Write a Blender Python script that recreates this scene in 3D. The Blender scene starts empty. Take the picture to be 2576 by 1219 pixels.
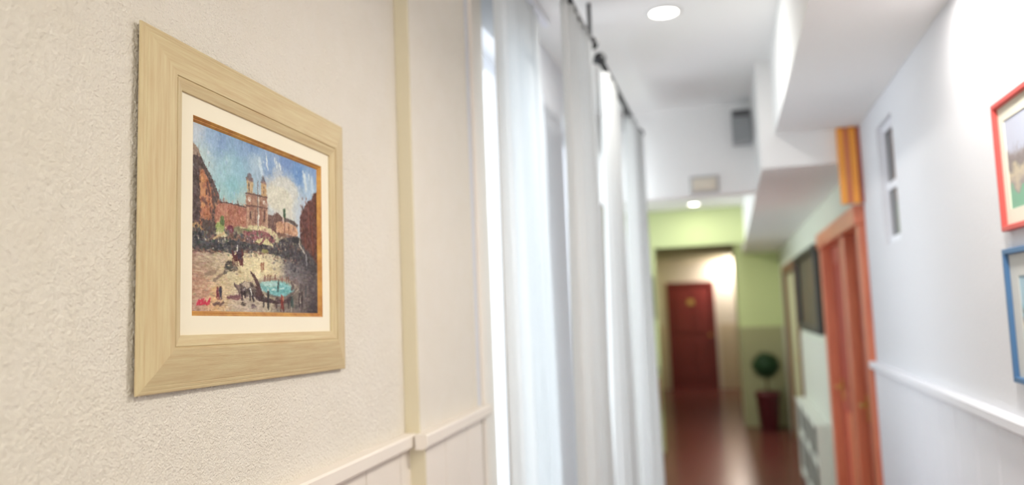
import bpy, bmesh, math, random
import numpy as np
from mathutils import Matrix, Vector

random.seed(7)
rng = np.random.default_rng(11)
sc = bpy.context.scene
COL = sc.collection
R = math.radians

# ------------------------------------------------------------------ camera
cam_data = bpy.data.cameras.new('camera')
cam_data.sensor_width = 36.0
cam_data.lens = 36.0 * 2000.0 / 2576.0
cam_data.clip_start = 0.02
cam_data.dof.use_dof = True
cam_data.dof.focus_distance = 1.17
cam_data.dof.aperture_fstop = 2.0
cam = bpy.data.objects.new('camera', cam_data)
COL.objects.link(cam)
cam.matrix_world = Matrix(((0.96358298, 0.06193066, 0.26013925, 0.0),
                           (0.26440498, -0.07523524, -0.96147265, 0.0),
                           (-0.039973, 0.9952408, -0.08887017, 1.55),
                           (0, 0, 0, 1)))
sc.camera = cam

# ------------------------------------------------------------------ sky, exposure
world = bpy.data.worlds.new('overcast_sky')
sc.world = world
world.use_nodes = True
bg = world.node_tree.nodes['Background']
bg.inputs['Color'].default_value = (0.94, 0.965, 1.0, 1)
bg.inputs['Strength'].default_value = 2.05
sc.view_settings.view_transform = 'Standard'
sc.view_settings.look = 'None'
sc.view_settings.gamma = 1.0
sc.view_settings.use_curve_mapping = False
sc.view_settings.exposure = 1.12
LAMP = 1.0        # overall strength of the ceiling downlights


# ------------------------------------------------------------------ helpers
def s2l(c):
    out = []
    for v in c:
        v = v / 255.0
        out.append(v / 12.92 if v <= 0.04045 else ((v + 0.055) / 1.055) ** 2.4)
    return tuple(out)


MATS = {}


def mat(name, rgb, rough=0.6, spec=0.3, metal=0.0, var=0.0, vscale=8.0, stretch=(1, 1, 1), rgb2=None,
        bump=0.0, bscale=300.0, bstretch=(1, 1, 1), bdist=0.001, coat=0.0, emit=None, estr=0.0):
    if name in MATS:
        return MATS[name]
    m = bpy.data.materials.new(name)
    m.use_nodes = True
    nt = m.node_tree
    b = nt.nodes['Principled BSDF']
    b.inputs['Roughness'].default_value = rough
    b.inputs['Specular IOR Level'].default_value = spec
    b.inputs['Metallic'].default_value = metal
    b.inputs['Coat Weight'].default_value = coat
    c1 = s2l(rgb)
    c2 = s2l(rgb2) if rgb2 else tuple(v * 0.85 for v in c1)
    b.inputs['Base Color'].default_value = (*c1, 1)
    tc = nt.nodes.new('ShaderNodeTexCoord')
    if var > 0 or rgb2:
        mp = nt.nodes.new('ShaderNodeMapping')
        mp.inputs['Scale'].default_value = stretch
        nz = nt.nodes.new('ShaderNodeTexNoise')
        nz.inputs['Scale'].default_value = vscale
        nz.inputs['Detail'].default_value = 6
        nz.inputs['Roughness'].default_value = 0.65
        rp = nt.nodes.new('ShaderNodeValToRGB')
        rp.color_ramp.elements[0].position = 0.5 - 0.28
        rp.color_ramp.elements[1].position = 0.5 + 0.28
        rp.color_ramp.elements[0].color = (*c2, 1)
        rp.color_ramp.elements[1].color = (*c1, 1)
        nt.links.new(tc.outputs['Object'], mp.inputs['Vector'])
        nt.links.new(mp.outputs['Vector'], nz.inputs['Vector'])
        nt.links.new(nz.outputs['Fac'], rp.inputs['Fac'])
        nt.links.new(rp.outputs['Color'], b.inputs['Base Color'])
    if bump > 0:
        mp2 = nt.nodes.new('ShaderNodeMapping')
        mp2.inputs['Scale'].default_value = bstretch
        nb = nt.nodes.new('ShaderNodeTexNoise')
        nb.inputs['Scale'].default_value = bscale
        nb.inputs['Detail'].default_value = 4
        bp = nt.nodes.new('ShaderNodeBump')
        bp.inputs['Strength'].default_value = bump
        bp.inputs['Distance'].default_value = bdist
        nt.links.new(tc.outputs['Object'], mp2.inputs['Vector'])
        nt.links.new(mp2.outputs['Vector'], nb.inputs['Vector'])
        nt.links.new(nb.outputs['Fac'], bp.inputs['Height'])
        nt.links.new(bp.outputs['Normal'], b.inputs['Normal'])
    if emit:
        b.inputs['Emission Color'].default_value = (*s2l(emit), 1)
        b.inputs['Emission Strength'].default_value = estr
    MATS[name] = m
    return m


def bx(bm, x0, x1, y0, y1, z0, z1):
    v = [bm.verts.new(p) for p in ((x0, y0, z0), (x1, y0, z0), (x1, y1, z0), (x0, y1, z0),
                                   (x0, y0, z1), (x1, y0, z1), (x1, y1, z1), (x0, y1, z1))]
    for f in ((3, 2, 1, 0), (4, 5, 6, 7), (0, 1, 5, 4), (1, 2, 6, 5), (2, 3, 7, 6), (3, 0, 4, 7)):
        bm.faces.new([v[i] for i in f])


def boxes(*specs, bevel=0.0):
    bm = bmesh.new()
    for s in specs:
        bx(bm, *s)
    if bevel > 0:
        bmesh.ops.bevel(bm, geom=list(bm.edges), offset=bevel, segments=2, affect='EDGES', profile=0.5)
    return bm


def lathe(bm, prof, n=24, cx=0, cy=0):
    rings = []
    for r, z in prof:
        rings.append([bm.verts.new((cx + r * math.cos(2 * math.pi * k / n), cy + r * math.sin(2 * math.pi * k / n), z))
                      for k in range(n)])
    for a, b in zip(rings, rings[1:]):
        for k in range(n):
            bm.faces.new((a[k], a[(k + 1) % n], b[(k + 1) % n], b[k]))
    for ring, rev in ((rings[0], True), (rings[-1], False)):
        bm.faces.new(ring[::-1] if rev else ring)


def tube(bm, pts, r, n=12):
    pts = [Vector(p) for p in pts]
    rings = []
    for i, p in enumerate(pts):
        t = (pts[min(i + 1, len(pts) - 1)] - pts[max(i - 1, 0)]).normalized()
        a = t.orthogonal().normalized()
        if abs(t.z) < 0.95:
            a = t.cross(Vector((0, 0, 1))).normalized()
        b = t.cross(a)
        rings.append([bm.verts.new(p + r * (math.cos(2 * math.pi * k / n) * a + math.sin(2 * math.pi * k / n) * b))
                      for k in range(n)])
    for a, b in zip(rings, rings[1:]):
        for k in range(n):
            bm.faces.new((a[k], a[(k + 1) % n], b[(k + 1) % n], b[k]))
    bm.faces.new(rings[0][::-1])
    bm.faces.new(rings[-1])


def ball(bm, c, r, sx=1, sy=1, sz=1, n=16):
    m = Matrix.Translation(c) @ Matrix.Diagonal((sx, sy, sz, 1))
    bmesh.ops.create_uvsphere(bm, u_segments=n, v_segments=n // 2 + 2, radius=r, matrix=m)


def obj(name, bm, material, parent=None, loc=(0, 0, 0), rot=(0, 0, 0), smooth=False, kind=None):
    me = bpy.data.meshes.new(name)
    bmesh.ops.recalc_face_normals(bm, faces=list(bm.faces))
    bm.to_mesh(me)
    bm.free()
    me.materials.append(material)
    if smooth:
        me.polygons.foreach_set('use_smooth', [True] * len(me.polygons))
    o = bpy.data.objects.new(name, me)
    COL.objects.link(o)
    o.location = loc
    o.rotation_euler = rot
    if parent:
        o.parent = parent
    if kind:
        o['kind'] = kind
    return o


def struct(name, bm, material, label=None, **k):
    o = obj(name, bm, material, kind='structure', **k)
    if label:
        o['label'] = label
    return o


def thing(name, label, cat, loc=(0, 0, 0), rot=(0, 0, 0), group=None, kind=None):
    o = bpy.data.objects.new(name, None)
    COL.objects.link(o)
    o.location = loc
    o.rotation_euler = rot
    o['label'] = label
    if cat:
        o['category'] = cat
    if group:
        o['group'] = group
    if kind:
        o['kind'] = kind
    return o


def tag(o, label, cat, group=None):
    o['label'] = label
    o['category'] = cat
    if group:
        o['group'] = group
    return o


# ------------------------------------------------------------------ materials
M_plaster = mat('cream_roughcast', (243, 235, 223), 0.9, 0.1, var=1, vscale=14, rgb2=(240, 231, 216), bump=1.0, bscale=330, bdist=0.004)
M_white = mat('white_plaster', (228, 229, 233), 0.9, 0.1, bump=0.5, bscale=120, bdist=0.003)
M_ceil = mat('white_ceiling_paint', (247, 246, 244), 0.95, 0.1, bump=0.1, bscale=200)
M_trim = mat('cream_trim_paint', (238, 228, 216), 0.5, 0.35)
M_corner = mat('yellowed_cream_paint', (222, 211, 182), 0.7, 0.2, bump=0.2, bscale=200)
M_wtrim = mat('cool_white_trim_paint', (240, 241, 248), 0.45, 0.4)
M_green = mat('wall_with_green_cast', (208, 218, 166), 0.85, 0.15)  # greenish lamp cast on the far walls, put into their base colour
M_greengrey = mat('grey_green_paint', (168, 164, 130), 0.7, 0.2)
M_beige = mat('beige_paint', (222, 206, 180), 0.7, 0.2)
M_floor = mat('red_brown_laminate', (120, 64, 58), 0.22, 0.5, var=1, vscale=5, stretch=(9, 0.7, 1), rgb2=(100, 50, 46))
M_wood = mat('orange_pine', (236, 148, 108), 0.35, 0.45, var=1, vscale=5, stretch=(14, 14, 0.8), rgb2=(186, 90, 68))
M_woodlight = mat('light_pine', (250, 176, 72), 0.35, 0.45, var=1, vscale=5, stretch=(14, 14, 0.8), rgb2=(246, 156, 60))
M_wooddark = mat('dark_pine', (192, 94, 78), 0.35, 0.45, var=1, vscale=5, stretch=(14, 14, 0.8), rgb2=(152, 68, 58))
M_door = mat('dark_red_door', (146, 60, 56), 0.4, 0.4, var=1, vscale=4, stretch=(10, 10, 0.8), rgb2=(126, 50, 48))
M_black = mat('black_iron', (34, 34, 36), 0.45, 0.4)
M_brass = mat('brass', (206, 168, 96), 0.3, 0.5, metal=0.9)
M_grey = mat('grey_plastic', (168, 170, 172), 0.6, 0.3)
M_greydark = mat('dark_grey_plastic', (98, 98, 100), 0.6, 0.3)
M_chrome = mat('brushed_metal', (190, 190, 192), 0.3, 0.5, metal=1.0)
M_lampwhite = mat('white_enamel', (240, 240, 238), 0.4, 0.4)
M_glow = mat('lit_diffuser', (250, 248, 240), 0.5, 0.2, emit=(255, 248, 236), estr=7.0)


def glass_mat():
    m = bpy.data.materials.new('clear_glass')
    m.use_nodes = True
    nt = m.node_tree
    for n in list(nt.nodes):
        nt.nodes.remove(n)
    out = nt.nodes.new('ShaderNodeOutputMaterial')
    mix = nt.nodes.new('ShaderNodeMixShader')
    tr = nt.nodes.new('ShaderNodeBsdfTransparent')
    gl = nt.nodes.new('ShaderNodeBsdfGlossy')
    gl.inputs['Roughness'].default_value = 0.03
    tr.inputs['Color'].default_value = (0.94, 0.97, 0.98, 1)
    fr = nt.nodes.new('ShaderNodeFresnel')
    fr.inputs['IOR'].default_value = 1.45
    ge = nt.nodes.new('ShaderNodeNewGeometry')          # only the outer faces of the pane reflect
    iv = nt.nodes.new('ShaderNodeMath')
    iv.operation = 'SUBTRACT'
    iv.inputs[0].default_value = 1.0
    nt.links.new(ge.outputs['Backfacing'], iv.inputs[1])
    mu = nt.nodes.new('ShaderNodeMath')
    mu.operation = 'MULTIPLY'
    nt.links.new(fr.outputs[0], mu.inputs[0])
    nt.links.new(iv.outputs[0], mu.inputs[1])
    nt.links.new(mu.outputs[0], mix.inputs[0])
    nt.links.new(tr.outputs[0], mix.inputs[1])
    nt.links.new(gl.outputs[0], mix.inputs[2])
    nt.links.new(mix.outputs[0], out.inputs[0])
    return m


M_glass = glass_mat()


def cloth_mat():
    m = bpy.data.materials.new('sheer_white_cloth')
    m.use_nodes = True
    nt = m.node_tree
    for n in list(nt.nodes):
        nt.nodes.remove(n)
    out = nt.nodes.new('ShaderNodeOutputMaterial')
    mix = nt.nodes.new('ShaderNodeMixShader')
    mix.inputs[0].default_value = 0.44
    df = nt.nodes.new('ShaderNodeBsdfDiffuse')
    tl = nt.nodes.new('ShaderNodeBsdfTranslucent')
    df.inputs[0].default_value = (0.88, 0.88, 0.86, 1)
    tl.inputs[0].default_value = (0.90, 0.92, 0.94, 1)
    nt.links.new(df.outputs[0], mix.inputs[1])
    nt.links.new(tl.outputs[0], mix.inputs[2])
    nt.links.new(mix.outputs[0], out.inputs[0])
    return m


M_cloth = cloth_mat()

# ================================================================== STRUCTURE
TH = R(2.041)            # the wall that carries the painting runs 2 degrees off the corridor's axis
ROTL = (0, 0, TH)        # its local axes: x = out of the wall, y = along it, z = up


def vnoise(h, w, cell, seed):
    g = np.random.default_rng(seed)
    gh, gw = int(h / cell) + 3, int(w / cell) + 3
    a = g.random((gh, gw))
    y = np.arange(h) / cell
    x = np.arange(w) / cell
    yi, xi = y.astype(int), x.astype(int)
    fy, fx = y - yi, x - xi
    fy = (fy * fy * (3 - 2 * fy))[:, None]
    fx = (fx * fx * (3 - 2 * fx))[None, :]
    A = a[np.ix_(yi, xi)]
    B = a[np.ix_(yi, xi + 1)]
    C = a[np.ix_(yi + 1, xi)]
    D = a[np.ix_(yi + 1, xi + 1)]
    return (A * (1 - fx) + B * fx) * (1 - fy) + (C * (1 - fx) + D * fx) * fy


def grid_mesh(name, P):
    """P: (h, w, 3) array of points -> mesh of quads."""
    h, w = P.shape[:2]
    idx = np.arange(h * w).reshape(h, w)
    q = np.stack([idx[:-1, :-1], idx[:-1, 1:], idx[1:, 1:], idx[1:, :-1]], -1).reshape(-1, 4)
    me = bpy.data.meshes.new(name)
    me.vertices.add(h * w)
    me.vertices.foreach_set('co', P.reshape(-1).astype(np.float32))
    me.loops.add(q.size)
    me.loops.foreach_set('vertex_index', q.reshape(-1).astype(np.int32))
    me.polygons.add(len(q))
    me.polygons.foreach_set('loop_start', np.arange(0, q.size, 4, dtype=np.int32))
    me.polygons.foreach_set('loop_total', np.full(len(q), 4, dtype=np.int32))
    me.update(calc_edges=True)
    me.validate()
    me.polygons.foreach_set('use_smooth', [True] * len(me.polygons))
    return me


# --- left wall with thrown plaster: real relief where the camera looks, flat further on
S0, S1, Z0, Z1, STEP = 0.50, 1.785, 1.24, 2.45, 0.0018
ns, nz_ = int((S1 - S0) / STEP) + 1, int((Z1 - Z0) / STEP) + 1
hmap = 0.0
c1 = vnoise(nz_, ns, 3.0, 1)
c2 = vnoise(nz_, ns, 1.8, 2)
c3 = vnoise(nz_, ns, 1.1, 3)
c4 = vnoise(nz_, ns, 14.0, 4)
ridge = 1 - np.abs(2 * c1 - 1) * 1.6
hmap = 0.0005 * ridge + 0.0010 * (c2 - 0.5) + 0.0013 * (c3 - 0.5) + 0.0006 * (c4 - 0.5)
hmap -= 0.0002
ss, zz = np.meshgrid(np.linspace(S0, S1, ns), np.linspace(Z0, Z1, nz_))
edge = np.minimum.reduce([(ss - S0) / 0.02, (S1 - ss) / 0.004, (zz - Z0) / 0.01, (Z1 - zz) / 0.02])
hmap *= np.clip(edge, 0, 1)
P = np.stack([-0.69 + hmap, ss, zz], -1)
me = grid_mesh('wall_left', P)
me.materials.append(M_plaster)
wl = bpy.data.objects.new('wall_left', me)
COL.objects.link(wl)
wl.rotation_euler = ROTL
wl['kind'] = 'structure'
wl['label'] = 'cream rough plastered wall behind the framed painting'
bm = boxes((-0.80, -0.69, -2.6, S0, 0, 2.8), (-0.80, -0.69, S0, S1, 0, Z0), (-0.80, -0.69, S0, S1, Z1, 2.8))
obj('plaster_field', bm, M_plaster, parent=wl)


def planks(parent, edges, z0, z1, face, thick, material, axis='n'):
    """tongue and groove boards; face = plane behind, boards stand `thick` proud of it (sign gives the side)."""
    for a, b in zip(edges, edges[1:]):
        x0, x1 = sorted((face, face + thick))
        bm = boxes((x0, x1, a + 0.0018, b - 0.0018, z0, z1), bevel=0.0022)
        obj('plank', bm, material, parent=parent)


planks(wl, [0.391, 0.581, 0.771, 0.961, 1.151, 1.341, 1.531, 1.72, 1.785], 0.0, 1.252, -0.69, 0.012, M_trim)

# --- the wall steps forward after the painting
ws = struct('wall_left_step', boxes((-0.80, -0.655, 1.7865, 2.285, 0, 2.8)), M_plaster, 'smooth cream wall section beyond the corner strip', rot=ROTL)
planks(ws, [1.788, 1.939, 2.131, 2.283], 0.0, 1.252, -0.655, 0.012, M_trim)
struct('trim_1', boxes((-0.689, -0.6535, 1.781, 1.7885, 1.27, 2.73), (-0.689, -0.6415, 1.781, 1.7885, 0.0, 1.27), bevel=0.0015), M_corner, 'yellowed cream strip on the wall corner beside the painting', rot=ROTL)


def rail_profile(bm, n0, s0, s1, z=1.282, out=0.03, sign=1):
    prof = [(0, 0), (out - 0.004, 0), (out, -0.004), (out, -0.026), (out - 0.003, -0.031), (out - 0.012, -0.034), (0, -0.034)]
    rings = []
    for s in (s0, s1):
        rings.append([bm.verts.new((n0 + sign * a, s, z + b)) for a, b in prof])
    k = len(prof)
    for i in range(k):
        bm.faces.new((rings[0][i], rings[0][(i + 1) % k], rings[1][(i + 1) % k], rings[1][i]))
    bm.faces.new(rings[0][::-1])
    bm.faces.new(rings[1])


bm = bmesh.new()
rail_profile(bm, -0.69, -2.6, 1.783)
struct('trim_2', bm, M_trim, 'cream chair rail below the framed painting', rot=ROTL)
bm = bmesh.new()
rail_profile(bm, -0.655, 1.752, 2.345)
struct('trim_3', bm, M_trim, 'cream chair rail on the stepped wall section', rot=ROTL)

# --- window wall on the left: pier, two tall windows, reveals
WX = -0.735
W1 = (2.42, 3.34)
W2 = (3.74, 4.82)
WZ = (0.08, 2.50)
bm = boxes((WX - 0.15, WX, 2.262, W1[0], 0, 2.8), (WX - 0.15, WX, W1[1], W2[0], 0, 2.8), (WX - 0.15, WX, W2[1], 4.92, 0, 2.8),
           (WX - 0.15, WX, W1[0], W1[1], 0, WZ[0]), (WX - 0.15, WX, W2[0], W2[1], 0, WZ[0]),
           (WX - 0.15, WX, W1[0], W1[1], WZ[1], 2.8), (WX - 0.15, WX, W2[0], W2[1], WZ[1], 2.8))
ww = struct('wall_left_window', bm, M_white, 'white window wall behind the curtains')
for i, (a, b) in enumerate((W1, W2)):
    w = thing('window_%d' % (i + 1), ('tall white window showing as a bright sliver beside the nearest curtain', 'tall white window behind the two farther curtains')[i], None, (WX, 0, 0), kind='structure')
    obj('window_frame', boxes((-0.14, -0.09, a, a + 0.045, WZ[0] + 0.02, WZ[1]), (-0.14, -0.09, b - 0.045, b, WZ[0] + 0.02, WZ[1]),
                              (-0.14, -0.09, a + 0.045, b - 0.045, WZ[0] + 0.02, WZ[0] + 0.05), (-0.14, -0.09, a + 0.045, b - 0.045, WZ[1] - 0.05, WZ[1]),
                              (-0.14, -0.09, (a + b) / 2 - 0.025, (a + b) / 2 + 0.025, WZ[0] + 0.05, WZ[1] - 0.05)), M_wtrim, w)
    mid = (a + b) / 2
    obj('pane', boxes((-0.119, -0.113, a + 0.045, mid - 0.025, WZ[0] + 0.05, WZ[1] - 0.05)), M_glass, w)
    obj('pane', boxes((-0.119, -0.113, mid + 0.025, b - 0.045, WZ[0] + 0.05, WZ[1] - 0.05)), M_glass, w)
    obj('window_sill', boxes((-0.16, 0.0, a + 0.001, b - 0.001, WZ[0] + 0.0005, WZ[0] + 0.02), (0.0005, 0.02, a - 0.02, b + 0.02, WZ[0] - 0.005, WZ[0] + 0.02)), M_wtrim, w)
    for z in ((2.18, 1.2) if i == 0 else ()):
        bmh = bmesh.new()
        lathe(bmh, [(0.006, z - 0.035), (0.008, z - 0.03), (0.008, z + 0.03), (0.006, z + 0.035)], 10, -0.084, a + 0.046)
        obj('hinge', bmh, M_chrome, w, smooth=True)
# casing strip beside the first window
struct('trim_4', boxes((WX + 0.0005, WX + 0.012, 2.288, 2.405, 0, 2.6), bevel=0.003), M_trim, 'white vertical casing beside the first curtain')

# --- right wall
RX = 0.63
NW = (3.245, 3.555, 1.77, 2.255)      # small inner window
bm = boxes((RX, RX + 0.12, -2.6, NW[0], 0, 2.8), (RX, RX + 0.12, NW[1], 4.0, 0, 2.8),
           (RX, RX + 0.12, NW[0], NW[1], 0, NW[2]), (RX, RX + 0.12, NW[0], NW[1], NW[3], 2.8))
wr = struct('wall_right', bm, M_white, 'white plaster wall above the panelling')
edges = [2.256 - 0.19 * 5 + 0.19 * k for k in range(14)] + [3.995]
planks(wr, edges, 0, 1.242, RX, -0.012, M_wtrim)
bm = bmesh.new()
rail_profile(bm, RX, -2.6, 4.015, z=1.264, sign=-1)
struct('trim_5', bm, M_wtrim, 'white chair rail on the cool white wall')
w3 = thing('window_3', 'small recessed inner window with dark panes in the white wall', None, (RX, 0, 0), kind='structure')
a, b, c, d_ = NW
obj('window_frame', boxes((0.02, 0.06, a, a + 0.03, c, d_), (0.02, 0.06, b - 0.03, b, c, d_), (0.02, 0.06, a + 0.03, b - 0.03, c, c + 0.03),
                          (0.02, 0.06, a + 0.03, b - 0.03, d_ - 0.03, d_), (0.02, 0.06, a + 0.03, b - 0.03, 1.985, 2.015)), M_wtrim, w3)
M_darkglass = mat('dark_glass', (62, 66, 68), 0.12, 0.6)
obj('pane', boxes((0.028, 0.034, a + 0.03, b - 0.03, c + 0.03, 1.985)), M_darkglass, w3)
obj('pane', boxes((0.028, 0.034, a + 0.03, b - 0.03, 2.015, d_ - 0.03)), M_darkglass, w3)

# wall beyond the wooden doors
D3 = (8.05, 9.80)
bm = boxes((RX, RX + 0.12, 5.74, D3[0], 0, 2.8), (RX, RX + 0.12, D3[1], 10.7, 0, 2.8), (RX, RX + 0.12, 4.0, 5.74, 2.0, 2.8), (RX, RX + 0.12, D3[0], D3[1], 1.97, 2.8))
M_paleg = mat('pale_grey_green_wall', (214, 218, 202), 0.85, 0.15)
wrf = struct('wall_right_far', bm, M_paleg, 'pale wall beyond the wooden doors')
obj('wainscot', boxes((RX - 0.014, RX, 5.74, D3[0] - 0.09, 0, 1.25), (RX - 0.014, RX, D3[1] + 0.09, 10.69, 0, 1.25)), mat('pale_wainscot', (206, 208, 196), 0.6), wrf)

# --- far green wall, recess and end wall
gw = struct('wall_green', boxes((0.085, 0.75, 10.7, 10.82, 0, 2.8)), M_green, 'pale green wall behind the potted topiary')
obj('wainscot', boxes((0.085, RX - 0.015, 10.686, 10.7, 0, 1.255)), M_greengrey, gw)
M_lit = mat('warm_white_wall', (238, 228, 214), 0.8, 0.15)
rw = struct('wall_recess', boxes((0.085, 0.20, 10.82, 15.5, 0, 2.8)), M_lit, 'white side wall of the far recess')
DX = (-1.17, -0.29)
bm = boxes((-1.9, DX[0], 15.5, 15.62, 0, 2.8), (DX[1], 0.25, 15.5, 15.62, 0, 2.8), (DX[0], DX[1], 15.5, 15.62, 2.01, 2.8))
we = struct('wall_end', bm, M_lit, 'white end wall around the dark red door')
obj('wainscot', boxes((-1.40, DX[0] - 0.07, 15.488, 15.5, 0, 1.20), (DX[1] + 0.07, 0.083, 15.488, 15.5, 0, 1.20)), M_beige, we)
struct('wall_left_far', boxes((-1.52, -1.40, 8.9, 15.5, 0, 2.8)), M_green, 'pale green left wall of the far recess')
struct('wall_stub', boxes((-1.7, -0.775, 8.8, 8.9, 0, 2.2)), M_green, 'pale green wall end beyond the curtains')
struct('wall_left_lobby', boxes((-1.7, -1.58, 5.04, 5.5, 0, 2.8), (-1.7, -1.58, 8.3, 8.8, 0, 2.8), (-1.7, -1.58, 5.5, 8.3, 0, 0.9), (-1.7, -1.58, 5.5, 8.3, 2.4, 2.8)), M_green, 'pale green side wall of the widened hall')
w4 = thing('window_4', 'added unseen window bringing daylight into the far hall', None, (-1.64, 0, 0), kind='structure')  # unseen window, added so daylight brightens the far hall
obj('window_frame', boxes((-0.03, 0.03, 5.5, 5.55, 0.9, 2.4), (-0.03, 0.03, 8.25, 8.3, 0.9, 2.4), (-0.03, 0.03, 5.55, 8.25, 0.9, 0.95), (-0.03, 0.03, 5.55, 8.25, 2.35, 2.4), (-0.03, 0.03, 6.87, 6.93, 0.95, 2.35)), M_wtrim, w4)
obj('pane', boxes((-0.003, 0.003, 5.55, 6.87, 0.95, 2.35)), M_glass, w4)
obj('pane', boxes((-0.003, 0.003, 6.93, 8.25, 0.95, 2.35)), M_glass, w4)
struct('wall_left_return', boxes((-1.7, -0.735, 4.925, 5.04, 0, 2.2)), M_green, 'wall return behind the last curtain')

# --- floor and ceilings
struct('floor', boxes((-1.9, 0.9, -2.6, 15.7, -0.1, 0)), M_floor, 'glossy red brown floor')
struct('ceiling', boxes((-1.0, 0.30, -2.6, 4.8, 2.73, 2.85)), M_ceil, 'high white ceiling over the windows')
struct('ceiling_soffit', boxes((0.255, 0.629, -2.6, 4.0, 2.36, 2.729)), M_ceil, 'lowered white ceiling along the panelled wall')
struct('ceiling_low', boxes((0.187, 0.629, 4.0, 10.699, 2.20, 2.9)), M_ceil, 'lower ceiling strip along the wooden doors')
struct('beam_1', boxes((-1.7, 0.187, 4.8, 4.92, 2.20, 2.9)), M_ceil, 'white cross beam with the loudspeaker')
struct('ceiling_hall', boxes((-1.7, 0.187, 4.92, 8.8, 2.60, 2.9)), M_ceil, 'raised ceiling of the far hall')
struct('ceiling_recess', boxes((-1.9, 0.0845, 8.9, 15.7, 2.45, 2.9)), mat('grey_green_ceiling', (186, 186, 160), 0.9), 'low ceiling in front of the dark red door')
struct('beam_2', boxes((-1.7, 0.187, 8.8, 8.899, 2.20, 2.9)), M_green, 'lit pale green cross beam in the far hall')


# ------------------------------------------------------------------ ceiling lamps (their light comes with them)
def downlight(x, y, z, label, power, color=(1, 0.93, 0.84), r=0.055, glow=None):
    t = thing('ceiling_light', label, 'light', (x, y, z), group='recessed ceiling lights')
    bm = bmesh.new()
    lathe(bm, [(r + 0.018, -0.001), (r + 0.018, -0.005), (r + 0.006, -0.009), (r, -0.006), (r, -0.001)], 32)
    obj('trim_ring', bm, M_lampwhite, t, smooth=True)
    bm = bmesh.new()
    lathe(bm, [(r, -0.002), (r, -0.004), (r * 0.6, -0.0075), (0.004, -0.008)], 32)
    obj('diffuser', bm, glow or M_glow, t, smooth=True)
    ld = bpy.data.lights.new('lamp', 'AREA')
    ld.shape = 'DISK'
    ld.size = r * 2
    ld.energy = power * LAMP
    ld.color = color
    lo = bpy.data.objects.new('lamp', ld)
    COL.objects.link(lo)
    lo.parent = t
    lo.location = (0, 0, -0.012)
    return t


downlight(-0.186, 3.16, 2.73, 'round ceiling light glowing above the white curtains', 2.2, (1, 0.98, 0.94))
downlight(0.465, 2.20, 2.36, 'round ceiling light in the lowered ceiling by the red framed picture', 0.9, (1, 0.96, 0.93))
downlight(-0.30, 8.35, 2.60, 'small ceiling light in front of the pale green beam', 1.8, (1, 1.0, 0.86))
downlight(0.0, 15.2, 2.45, 'ceiling light shining beside the dark red door', 8, (1, 0.94, 0.88))
downlight(-0.45, 9.7, 2.45, 'added lamp hidden behind the pale green beam to brighten the far wall', 6.5, (1, 0.98, 0.85))  # added lamp, kept out of sight by the beam, brightens the topiary wall
downlight(0.40, 1.55, 2.36, 'ceiling light in the lowered ceiling opposite the framed painting', 5.9, (1, 0.965, 0.905))  # added out of view to light the left wall from across
downlight(0.43, -0.15, 2.36, 'added unseen lamp behind the viewer to warm the near wall', 3.4, (1, 0.95, 0.62))  # added fill lamp, gives the near left wall its yellow warmth

# ================================================================== THE FRAMED PAINTING
M_frame = mat('whitewashed_wood', (216, 202, 160), 0.55, 0.3, var=1, vscale=9, stretch=(1.2, 22, 22), rgb2=(194, 164, 124), bump=0.25, bscale=40, bstretch=(1.5, 30, 30), bdist=0.001)
M_mat = mat('cream_mount_board', (242, 232, 210), 0.8, 0.15, bump=0.15, bscale=900, bdist=0.0004)
M_gilt = mat('gilt_slip', (230, 180, 94), 0.36, 0.5, metal=0.35, var=1, vscale=45, rgb2=(170, 104, 60))

FW, FH = 0.593, 0.480
frame = thing('framed_painting', 'painting of a town square in a wide whitewashed wooden frame on the rough wall', 'painting')
nL = Vector((math.cos(TH), math.sin(TH), 0))
dL = Vector((-math.sin(TH), math.cos(TH), 0))
ctr = dL * 1.1565 - nL * 0.69 + Vector((0, 0, 1.7015))
# local: x = along the wall, y = up, z = out of the wall; hangs one degree crooked
base = Matrix(((dL.x, 0, nL.x, ctr.x), (dL.y, 0, nL.y, ctr.y), (0, 1, 0, ctr.z), (0, 0, 0, 1)))
frame.matrix_world = base @ Matrix.Rotation(R(-1.0), 4, 'Z')

PROF = [(0.0015, 0.0058), (0.0, 0.0064), (0.0, 0.0088), (0.0012, 0.0100), (0.0040, 0.0107), (0.0045, 0.0105), (0.0050, 0.0105), (0.0055, 0.0110), (0.0092, 0.0120),
        (0.0097, 0.0118), (0.0102, 0.0118), (0.0108, 0.0124), (0.020, 0.0150), (0.032, 0.0180), (0.044, 0.0206), (0.054, 0.0222), (0.0565, 0.0222),
        (0.0572, 0.0202), (0.0584, 0.0202), (0.0592, 0.0214), (0.0625, 0.0208), (0.0660, 0.0196), (0.0700, 0.0182), (0.0730, 0.0174), (0.0735, 0.0168), (0.0735, 0.0058)]


def mitred(name, prof, L, Hh, material, parent, smooth=False):
    """four mitred members round a rectangle L x Hh (outer size), profile (w inward, h out)."""
    for ang, ln, off in ((0, L, Hh), (180, L, Hh), (90, Hh, L), (270, Hh, L)):
        bm = bmesh.new()
        A = [bm.verts.new((-ln / 2 + w, -off / 2 + w, h)) for w, h in prof]
        B = [bm.verts.new((ln / 2 - w, -off / 2 + w, h)) for w, h in prof]
        k = len(prof)
        for i in range(k):
            bm.faces.new((A[i], A[(i + 1) % k], B[(i + 1) % k], B[i]))
        bm.faces.new(A[::-1])
        bm.faces.new(B)
        obj(name, bm, material, parent, rot=(0, 0, R(ang)))


mitred('frame_rail', PROF, FW, FH, M_frame, frame)
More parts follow.
